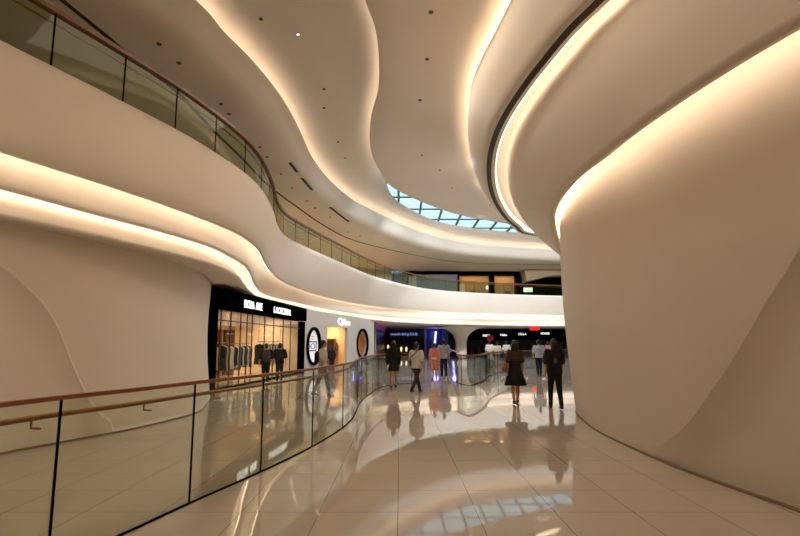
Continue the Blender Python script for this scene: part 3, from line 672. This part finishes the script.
# ------------------------------------------------------------------ ground floor, far shops
BF = Frame(Vector((-6.5, 66, 0)), Vector((28, 68, 0)))
bs = lambda u: BF.s_of(u)
zf = lambda v, d=67.0: CAM_H+((343-v)/538.6)*d
def bbox(name, u0, u1, z0, z1, m, i0, i1, parent): return BF.box(name, bs(u0), bs(u1), i0, i1, z0, z1, m, parent)
NAVY = mat('navy_front', (16, 18, 44), .35)
ls = thing('blue_shopfront', 'dark navy shop front with blue white lettering at the back of the hall', 'shopfront', BF.at(bs(410), -.3, 0))
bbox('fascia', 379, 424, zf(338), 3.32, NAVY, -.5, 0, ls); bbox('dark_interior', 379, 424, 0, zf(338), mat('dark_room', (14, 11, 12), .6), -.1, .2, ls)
for a, b in ((379, 384), (424, 426)): bbox('pilaster', a, b, 0, 3.32, mat('pilaster', (150,140,132), .5), -.6, -.1, ls)
lettering('lettering', 'moonlit dining CLUB', BF, bs(390.5), -.52, zf(336.2), .40, mat('blue_white_letter', (150,160,240), .5, emit=(150,165,250), strength=1.0), ls, bs(417)-bs(390.5))
for u, v in ((388, 347), (401, 349), (406, 349)):
    t = thing('table_lamp', 'small glowing lantern inside the dark navy shop', 'lamp', BF.at(bs(u), -.6, zf(v)), 'lanterns inside the navy shop')
    c = BF.at(bs(u), -.6, zf(v)); bm = bmesh.new(); bmesh.ops.create_uvsphere(bm, u_segments=12, v_segments=8, radius=1, matrix=Matrix.Translation(c) @ Matrix.Diagonal((.12, .12, .30, 1))); from_bm('lamp_shade', bm, mat('lantern', (255,225,180), .5, emit=(255,220,165), strength=1.5), t, True)
    tube('lamp_cord', [c+Vector((0, 0, .28)), Vector((c.x, c.y, 3.3))], .02, BLACK, t, 6)
bb = thing('neon_bay', 'deep blue bay with a bright upright light tube beside the flared white column', 'shopfront', BF.at(bs(435), -.2, 0))
bbox('blue_back', 426, 447, 0, 3.32, mat('blue_back', (20, 20, 66), .4), -.1, .2, bb)
tube('light_tube', [BF.at(bs(433.5), -.5, zf(351)), BF.at(bs(435.5), -.5, zf(331.5))], .11, mat('neon', (190,200,255), .5, emit=(170,178,255), strength=3), bb)
l = bpy.data.lights.new('neon_glow', 'POINT'); l.energy = 50; l.color = (.16, .14, 1); l.shadow_soft_size = .3; o = bpy.data.objects.new('neon_glow', l); COL.objects.link(o); o.location = BF.at(bs(434.5), -1.2, 2.6)
bbox('grey_pier', 442, 448, 0, 3.32, mat('pier_grey', (70,70,90), .5), -.4, -.1, bb)
pf = Frame(xy(374.5, 46), xy(384, 62))
pk = thing('purple_shopfront', 'narrow purple edged shop front at the end of the grey storefront', 'shopfront', pf.at(0, 0, 0))
pf.box('dark_pane', 0, pf.L, 0, .15, 0, 2.9, mat('purple_pane', (46, 36, 66), .25), pk); pf.box('purple_header', 0, pf.L, -.1, .15, 2.9, 3.40, mat('purple_band', (120, 50, 110), .5, emit=(150, 50, 130), strength=.25), pk)
pf.box('frame_post', 0, .5, -.1, .15, 0, 2.9, mat('pilaster', (150,140,132)), pk); pf.box('orange_base', .5, pf.L, -.06, 0, 0, .9, mat('base_orange', (110, 60, 40), .5), pk)
rs = thing('black_shopfront', 'long black shop front row with four small white signs at the back of the hall', 'shopfront', BF.at(bs(520), -.2, 0))
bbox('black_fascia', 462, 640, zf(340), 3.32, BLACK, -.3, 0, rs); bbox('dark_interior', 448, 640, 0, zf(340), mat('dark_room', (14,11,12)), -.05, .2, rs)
for k, (a, b, tx) in enumerate(((482.5, 489, 'noru'), (500, 506.5, 'Nabo'), (518, 526, 'CALL-A'), (540.5, 549, 'MONDE'))):
    v = (335.5, 334.8, 334, 333.4)[k]; lettering('lettering', tx, BF, bs(a), -.32, zf(v+1.2), .27, WHITE_EMIT, rs, bs(b)-bs(a))
rg = random.Random(8)
for k in range(16):
    u = 470+k*6.6+rg.uniform(-2, 2); bbox('display', u, u+rg.uniform(2, 4.5), 0, rg.uniform(.8, 2.0), mat(('disp_plum','disp_brown','disp_grey','disp_rose')[k % 4], ((70,36,52),(86,56,40),(72,70,76),(110,70,70))[k % 4], .6), -.5, -.1, rs)
RED = mat('red_sign', (220, 40, 40), .5, emit=(230, 30, 34), strength=1.1)
for (u, v, d, wd, label, st) in ((535, 328.5, 56, 1.0, 'bright red hanging sign under the far ceiling, right of the black shops', RED), (490.5, 338, 64, .7, 'dim red hanging sign against the black shops beside the flared column', mat('red_dim', (110,24,30), .5, emit=(120,16,24), strength=.5))):
    c = xy(u, d); c.z = CAM_H+(343-v)/538.6*d
    t = thing('red_sign', label, 'sign', c); box('sign_box', c, (wd, .12, .38 if st is RED else .6), st, t, 0, .03)
    for sx in (-.3, .3): tube('hanger_rod', [c+Vector((sx*wd, 0, .15)), Vector((c.x+sx*wd, c.y, 3.32))], .02, BLACK, t, 6)
# flared column
cc = xy(461, 57); fc = thing('flared_column', 'white round column flaring out wide at the top under the balcony', 'column', (cc.x, cc.y, 0))
bm = bmesh.new(); prof = ((.60,0),(.58,.7),(.58,1.5),(.62,1.9),(.76,2.3),(1.05,2.65),(1.5,2.95),(2.1,3.2),(2.9,3.29)); rings = []
for r, z in prof: rings.append([bm.verts.new((cc.x+math.cos(2*PI*k/40)*r, cc.y+math.sin(2*PI*k/40)*r, z)) for k in range(40)])
for a, b in zip(rings, rings[1:]):
    for k in range(40): bm.faces.new((a[k], a[(k+1) % 40], b[(k+1) % 40], b[k]))
bm.faces.new(rings[-1]); bm.faces.new(rings[0][::-1]); from_bm('shaft', bm, PLASTER, fc, True)
bm = bmesh.new(); bmesh.ops.create_cone(bm, segments=40, radius1=.63, radius2=.63, depth=.1, cap_ends=True, matrix=Matrix.Translation((cc.x, cc.y, .051))); from_bm('base_ring', bm, STEEL, fc)
for x, y, e in ((-1, 52, 200), (8, 57, 260), (18, 59, 260), (5, 62, 140), (13, 62, 200)): spot((x, y, 3.38), e, (255, 236, 212), .12, 150)  # added spots under the soffit to lift the far floor and column

# ------------------------------------------------------------------ people
def capsule(bm, p, q, r0, r1, seg=14):
    p, q = Vector(p), Vector(q); d = q-p; L_ = d.length
    R = d.to_track_quat('Z', 'Y').to_matrix().to_4x4()
    bmesh.ops.create_cone(bm, segments=seg, radius1=r0, radius2=r1, depth=L_, cap_ends=True, matrix=Matrix.Translation((p+q)/2) @ R)
    for c, r in ((p, r0), (q, r1)): bmesh.ops.create_uvsphere(bm, u_segments=seg, v_segments=8, radius=r, matrix=Matrix.Translation(c))
def ball(bm, c, s_, rot=None):
    M = Matrix.Translation(c) @ (rot or Matrix.Identity(4)) @ Matrix.Diagonal((s_[0], s_[1], s_[2], 1))
    bmesh.ops.create_uvsphere(bm, u_segments=18, v_segments=12, radius=1, matrix=M)
def loops(bm, secs, seg=20):       # stack of elliptical sections (cx, cy, z, rx, ry), closed
    rings = [[bm.verts.new((cx+math.cos(2*PI*k/seg)*rx, cy+math.sin(2*PI*k/seg)*ry, z)) for k in range(seg)] for cx, cy, z, rx, ry in secs]
    for a, b in zip(rings, rings[1:]):
        for k in range(seg): bm.faces.new((a[k], a[(k+1) % seg], b[(k+1) % seg], b[k]))
    bm.faces.new(rings[0][::-1]); bm.faces.new(rings[-1])
def fused(name, bm, m, parent, voxel=.011, smooth=4):      # melt the shapes into one continuous skin
    bmesh.ops.recalc_face_normals(bm, faces=bm.faces)
    me = bpy.data.meshes.new(name); bm.to_mesh(me); bm.free()
    o = bpy.data.objects.new(name, me); COL.objects.link(o)
    r = o.modifiers.new('r', 'REMESH'); r.mode = 'VOXEL'; r.voxel_size = voxel
    q = o.modifiers.new('s', 'SMOOTH'); q.factor = .5; q.iterations = smooth
    dg = bpy.context.evaluated_depsgraph_get(); dg.update()
    new = bpy.data.meshes.new_from_object(o.evaluated_get(dg)); new.name = name
    o.modifiers.clear(); o.data = new; new.materials.clear(); new.materials.append(m)
    for p in new.polygons: p.use_smooth = True
    o.parent = parent; return o
SKIN = mat('skin', (186, 138, 108), .6); HAIR = mat('hair', (20, 15, 14), .5)
EYE = mat('eye', (30, 24, 22), .3); SHOE = mat('shoe_black', (18, 17, 18), .4)
def person(label, u, v, H, face=0, female=False, stride=.0, phase=1, top=None, legs=None, skirt=None, hair='short', arms=((.0, .1), (.0, .1)),
           sleeve='short', loose=0.0, shoe=None, d=None, group=None, build=1.0):
    """walks along +y before turning by face; arms = (swing, bend) for left and right; skirt = (waist z, hem z, hem half width, material)"""
    pos = at(u, v, 0) if d is None else xy(u, d)
    t = thing('person', label, 'person', (pos.x, pos.y, 0), group); t.rotation_euler.z = face
    k = H/1.70; S = lambda x, y, z: Vector((x*k, y*k, z*k))
    sw = (.155 if female else .185)*build; hw = .085
    J = {}
    for sd, sg in (('L', -1), ('R', 1)):
        a = stride*phase*sg; hip = S(sg*hw, 0, .88)
        knee = hip+S(0, math.sin(a)*.42+.015, -math.cos(a)*.42)
        b = a-(.55*stride if a < 0 else .06); ank = knee+S(0, math.sin(b)*.40, -math.cos(b)*.40)
        J[sd] = [hip, knee, ank, b]
    low = min(J['L'][2].z, J['R'][2].z)-.075*k
    for sd in 'LR':
        for i in range(3): J[sd][i] = J[sd][i]-Vector((0, 0, low))
    base = -low
    for sd, sg, (swg, bend) in (('L', -1, arms[0]), ('R', 1, arms[1])):
        sh = S(sg*sw, 0, 1.385)+Vector((0, 0, base)); e = sh+S(sg*.055, math.sin(swg)*.28, -math.cos(swg)*.28); w2 = swg+bend
        wr_ = e+S(sg*.01, math.sin(w2)*.25, -math.cos(w2)*.25); J['a'+sd] = (sh, e, wr_, w2)
    Z = Vector((0, 0, base)); O = lambda x, y, z: S(x, y, z)+Z
    # body: one continuous skin
    bm = bmesh.new()
    loops(bm, [(0, 0, z*k+base, rx*k*build, ry*k*build) for z, rx, ry in ((.80,.09,.08),(.86,.155,.11),(.95,.16,.115),(1.05,.128 if female else .14,.095),(1.2,.145 if female else .165,.11),(1.33,.15 if female else .175,.105),(1.41,.11,.075),(1.44,.06,.055))])
    capsule(bm, O(0, -.005, 1.38), O(0, .015, 1.52), .056*k, .05*k)
    ball(bm, O(0, .02, 1.60), (.073*k, .092*k, .108*k)); ball(bm, O(0, .045, 1.535), (.052*k, .055*k, .05*k))
    capsule(bm, O(0, .105, 1.60), O(0, .122, 1.572), .011*k, .015*k); ball(bm, O(0, .098, 1.537), (.022*k, .012*k, .008*k))
    for sg in (-1, 1): ball(bm, O(sg*.074, .01, 1.595), (.012*k, .022*k, .032*k))
    for sd, sg in (('L', -1), ('R', 1)):
        hip, knee, ank, b = J[sd]
        capsule(bm, hip, knee, .082*k*build, .053*k); capsule(bm, knee, knee.lerp(ank, .35), .052*k, .055*k); capsule(bm, knee.lerp(ank, .35), ank, .055*k, .035*k)
        capsule(bm, ank+S(0, -.02, -.03), ank+S(0, .13, -.052), .034*k, .024*k)
        sh, e, wr_, w2 = J['a'+sd]
        capsule(bm, sh, e, .05*k*build, .038*k); capsule(bm, e, wr_, .038*k, .026*k)
        dr = (wr_-e).normalized(); px = Vector((sg, 0, 0)); fw = Vector((0, math.cos(w2), math.sin(w2)))
        pm = wr_+dr*.045*k; capsule(bm, wr_, pm, .024*k, .028*k); capsule(bm, pm+fw*.018*k, pm-fw*.018*k, .021*k, .021*k)
        for i, ln in enumerate((.060, .072, .068, .052)):
            f0 = pm+fw*(.027-.018*i)*k+dr*.02*k; f1 = f0+dr*ln*.55*k-px*.006*k; f2 = f1+dr*ln*.4*k-px*.020*k
            capsule(bm, f0, f1, .0092*k, .0088*k, 8); capsule(bm, f1, f2, .0088*k, .0078*k, 8)
        t0 = wr_+dr*.02*k+fw*.02*k; t1 = t0+(dr*.03+fw*.028)*k; capsule(bm, t0, t1, .012*k, .0105*k, 8); capsule(bm, t1, t1+(dr*.03+fw*.004)*k, .0105*k, .0085*k, 8)
    body = fused('body', bm, SKIN, t, .0075, 2)
    for sg in (-1, 1):
        bm = bmesh.new(); ball(bm, O(sg*.031, .103, 1.607), (.013*k, .008*k, .008*k)); from_bm('eye', bm, EYE, None, True).parent = t
    # hair
    bm = bmesh.new(); ball(bm, O(0, .0, 1.628), (.083*k, .098*k, .098*k)); ball(bm, O(0, -.03, 1.58), (.078*k, .07*k, .085*k))
    if hair == 'long':
        loops(bm, [(0, (-.055+(.03 if z < 1.45 else 0)-.02)*k, z*k+base, rx*k, ry*k) for z, rx, ry in ((1.26,.06,.02),(1.32,.085,.028),(1.45,.09,.035),(1.55,.085,.05),(1.64,.075,.05))])
    if hair == 'bun': ball(bm, O(0, -.10, 1.66), (.04*k, .04*k, .04*k))
    fused('hair', bm, HAIR, t, .011, 2)
    # clothes
    if top:
        g = .014+loose; bm = bmesh.new(); zb = .86 if not skirt else max(.98, skirt[0]-.03)
        loops(bm, [(0, 0, z*k+base, (rx*build+g)*k, (ry*build+g)*k) for z, rx, ry in ((zb,(.155 if zb < 1.1 else .14)+loose*.6,.115 if zb < 1.1 else .105),(max(1.05, zb+.02),.135+loose*.5,.10),(1.2,.15 if female else .168,.11),(1.33,.155 if female else .178,.107),(1.40,.115,.08),(1.45,.066,.06))])
        for sd in 'LR':
            sh, e, wr_, w2 = J['a'+sd]; f = {'short': .8, 'long': 1, 'none': .08}[sleeve]; en = sh.lerp(e, min(1, f))
            capsule(bm, sh, en, (.052*build+g)*k, (.046+g+loose*.9)*k)
            if sleeve == 'long': capsule(bm, e, e.lerp(wr_, .93), (.042+g)*k, (.032+g)*k)
        fused('shirt', bm, top, t, .013, 4)
    if legs:
        bm = bmesh.new(); loops(bm, [(0, 0, z*k+base, (rx*build+.012)*k, (ry*build+.014)*k) for z, rx, ry in ((.76,.13,.09),(.84,.158,.112),(.94,.158,.114),(1.03,.138,.10))])
        for sd in 'LR':
            hip, knee, ank, b = J[sd]; capsule(bm, hip, knee, .094*k*build, .069*k); capsule(bm, knee, ank.lerp(knee, .03), .069*k, .052*k)
        fused('trousers', bm, legs, t, .013, 4)
    if skirt:
        zw, zh, hem, ms = skirt; bm = bmesh.new(); n = 40; prof = [(zw, .137 if female else .15, .1), (zw-.1, .155, .118), (.92, .17, .13), ((.92+zh)/2, (.175+hem)/2, (.135+hem*.8)/2), (zh, hem, hem*.8)]
        rings = [[bm.verts.new(O(math.cos(2*PI*q/n)*rx*(1+.03*math.cos(7*2*PI*q/n)*(i/4)), math.sin(2*PI*q/n)*ry*(1+.03*math.cos(7*2*PI*q/n)*(i/4)), z)) for q in range(n)] for i, (z, rx, ry) in enumerate(prof)]
        for a, b in zip(rings, rings[1:]):
            for q in range(n): bm.faces.new((a[q], a[(q+1) % n], b[(q+1) % n], b[q]))
        bm.faces.new(rings[0]); bm.faces.new(rings[-1][::-1]); from_bm('skirt', bm, ms, None, True).parent = t
    for sd in 'LR':
        hip, knee, ank, b = J[sd]; bm = bmesh.new(); capsule(bm, ank+S(0, -.035, -.037), ank+S(0, .14, -.048), .039*k, .029*k); capsule(bm, ank+S(0, -.02, -.01), ank+S(0, -.03, -.04), .042*k, .036*k)
        fused('shoe', bm, shoe or SHOE, t, .012, 2)
    return t, (lambda x, y, z: Matrix.Translation(t.location) @ Matrix.Rotation(face, 4, 'Z') @ O(x, y, z)), J
def bag(label, c, size, m, strap=None, rz=0, cat='bag'):
    b = thing('shoulder_bag', label, cat, c); bm = bmesh.new(); add_box(bm, Vector(c), size, rz); bmesh.ops.bevel(bm, geom=list(bm.edges), offset=min(size)*.3, segments=3, affect='EDGES'); from_bm('bag_body', bm, m, b, True)
    if strap: tube('strap', strap, .012, m, b, 6)
    return b
def pack(label, W, m, face):
    c = W(0, -.20, 1.18); b = thing('backpack', label, 'backpack', c)
    for nm, sz, cc_ in (('bag_body', (.29, .15, .42), c), ('front_pocket', (.23, .06, .2), W(0, -.29, 1.10))):
        bm = bmesh.new(); add_box(bm, Vector(cc_), sz, face); bmesh.ops.bevel(bm, geom=list(bm.edges), offset=min(sz)*.35, segments=3, affect='EDGES'); from_bm(nm, bm, m, b, True)
    for sg in (-1, 1): tube('strap', [W(sg*.11, -.15, 1.36), W(sg*.115, -.06, 1.475), W(sg*.12, .06, 1.44), W(sg*.13, .135, 1.3), W(sg*.15, .05, 1.1), W(sg*.13, -.14, 1.0)], .016, m, b, 6)
    return b
def cl(name, rgb): return mat('fabric_'+name, rgb, .9)
BK, WH, NV, TN = cl('black', (18, 17, 19)), cl('white', (206, 200, 194)), cl('navy', (26, 28, 40)), cl('tan', (150, 112, 70))
# nearest pair on the walkway
p, W, J = person('woman in a dark flared dress and brown shawl walking away with a tan shoulder bag', 516, 404, 1.66, 0, True, .22, 1, cl('brown_top', (66, 45, 32)), None, (1.20, .50, .31, BK), 'long', ((-.15, .2), (.1, .15)), 'short', .01)
bag('tan shoulder bag at the hip of the woman in the flared dark dress', W(-.29, -.03, .99), (.12, .30, .28), TN, [W(-.27, -.03, 1.12), W(-.235, -.09, 1.36), W(-.17, -.02, 1.475), W(-.2, .10, 1.36), W(-.27, .05, 1.12)])
p, W, J = person('woman in black top and trousers walking away nearest the curved white column', 556, 409, 1.69, 0, True, .20, -1, BK, cl('black_trousers', (15, 14, 16)), None, 'long', ((-.1, .35), (.18, .3)), 'short', .018)
bm = bmesh.new(); ball(bm, Vector((0, -.14, 1.17))*1.0, (.055, .012, .075)); o = from_bm('back_print', bm, cl('print', (88, 72, 70)), None, True); o.parent = p
# middle distance
person('woman in a short black dress with bare legs at the end of the near railing', 393.5, 388, 1.66, 0, True, .14, 1, BK, None, (1.08, .60, .215, BK), 'long', ((-.2, .3), (.1, .2)), 'long', .012)
p, W, J = person('man in pale shirt and dark brown trousers with a strap across his back', 416.5, 393, 1.66, -.6, False, .45, -1, WH, cl('dark_brown', (48, 40, 38)), None, 'short', ((.25, .6), (-.15, .25)), 'short', .02)
bag('small brown bag at the left hip of the man with the back strap', W(-.24, .02, 1.02), (.09, .22, .18), cl('bag_brown', (70, 48, 36)), [W(-.22, -.02, 1.1), W(-.16, -.155, 1.2), W(.02, -.165, 1.34), W(.13, -.05, 1.475), W(.08, .10, 1.40), W(-.1, .17, 1.2), W(-.22, .06, 1.1)])
person('woman in a salmon pink long tunic over cream trousers walking away', 434.5, 379.5, 1.58, 0, True, .10, 1, cl('pink', (214, 130, 112)), cl('cream', (214, 200, 180)), (1.08, .42, .20, cl('pink', (214, 130, 112))), 'bun', ((.1, .2), (-.1, .2)), 'long', .012, cl('shoe_brown', (70, 50, 44)))
person('man in grey blue shirt and navy trousers beside the woman in salmon pink', 444, 378.5, 1.74, 0, False, .12, -1, cl('greyblue', (150, 156, 172)), NV, None, 'short', ((.0, .2), (.15, .25)), 'short', .02, cl('shoe_pale', (190, 184, 180)))
person('man in light blue shirt and navy trousers between the two nearest women', 539.5, 376, 1.72, 0, False, .10, 1, cl('lightblue', (176, 186, 202)), NV, None, 'short', ((.1, .3), (-.05, .2)), 'short', .02)
# behind the near glass and by the clothes shop
p, W, J = person('man in pale shirt behind the near glass railing by the round poster window', 322, 396, 1.68, -PI/2+.35, False, .26, 1, WH, cl('grey_trousers', (120, 112, 108)), None, 'short', ((.2, .5), (-.25, .2)), 'short', .02)
bag('dark sling bag on the back of the man behind the near glass railing', W(.02, -.19, 1.2), (.13, .2, .34), BK, [W(.0, -.16, 1.3), W(-.08, -.03, 1.48), W(-.02, .14, 1.3), W(.12, .1, 1.0), W(.12, -.12, 1.02)])
p, W, J = person('person in black before the clothes shop, left of the two with backpacks', 265, 386.5, 1.56, .35, False, .05, 1, BK, cl('black_trousers', (15,14,16)), None, 'short', ((.1, .3), (.1, .3)), 'short', .02)
pack('large dark backpack with a grey pocket on the left shopper', W, cl('pack_grey', (64, 60, 62)), .35)
p, W, J = person('person in black before the clothes shop, right of the two with backpacks', 279, 384.5, 1.57, .15, False, .05, -1, cl('black_shirt', (24,22,26)), NV, None, 'short', ((.05, .2), (.05, .2)), 'short', .02)
pack('black backpack on the right shopper before the clothes shop', W, BK, .15)
person('short person in dark clothes in the orange lit second shop doorway', 332, 0, 1.36, .2, True, .0, 1, BK, BK, None, 'long', ((.1, .3), (.1, .3)), 'long', .03, None, 31.2)
# at the far railing
person('person in white shirt and pale skirt at the far glass railing', 489.5, 0, 1.72, .1, True, .0, 1, cl('bright_white', (232, 230, 228)), None, (1.04, .45, .24, cl('cream_skirt', (226, 220, 208))), 'short', ((.2, .8), (.2, .8)), 'short', .03, None, 36.5)
person('person in off white shirt and tan trousers at the far glass railing', 497, 0, 1.64, -.1, False, .05, 1, cl('offwhite', (222, 210, 204)), cl('tan_trousers', (178, 130, 100)), None, 'short', ((.2, .8), (.2, .8)), 'short', .02, None, 37)
person('person in white shirt and navy trousers at the far railing beside the flared dress', 506.5, 0, 1.70, .2, False, .0, 1, cl('bright_white', (232,230,228)), NV, None, 'short', ((.2, .6), (.2, .6)), 'short', .02, None, 38)
person('person in a rose pink top far behind, beside the light blue shirt', 547.5, 0, 1.66, 0, True, .0, 1, cl('rose', (176, 120, 124)), NV, None, 'long', ((.1, .3), (.1, .3)), 'short', .02, None, 44)
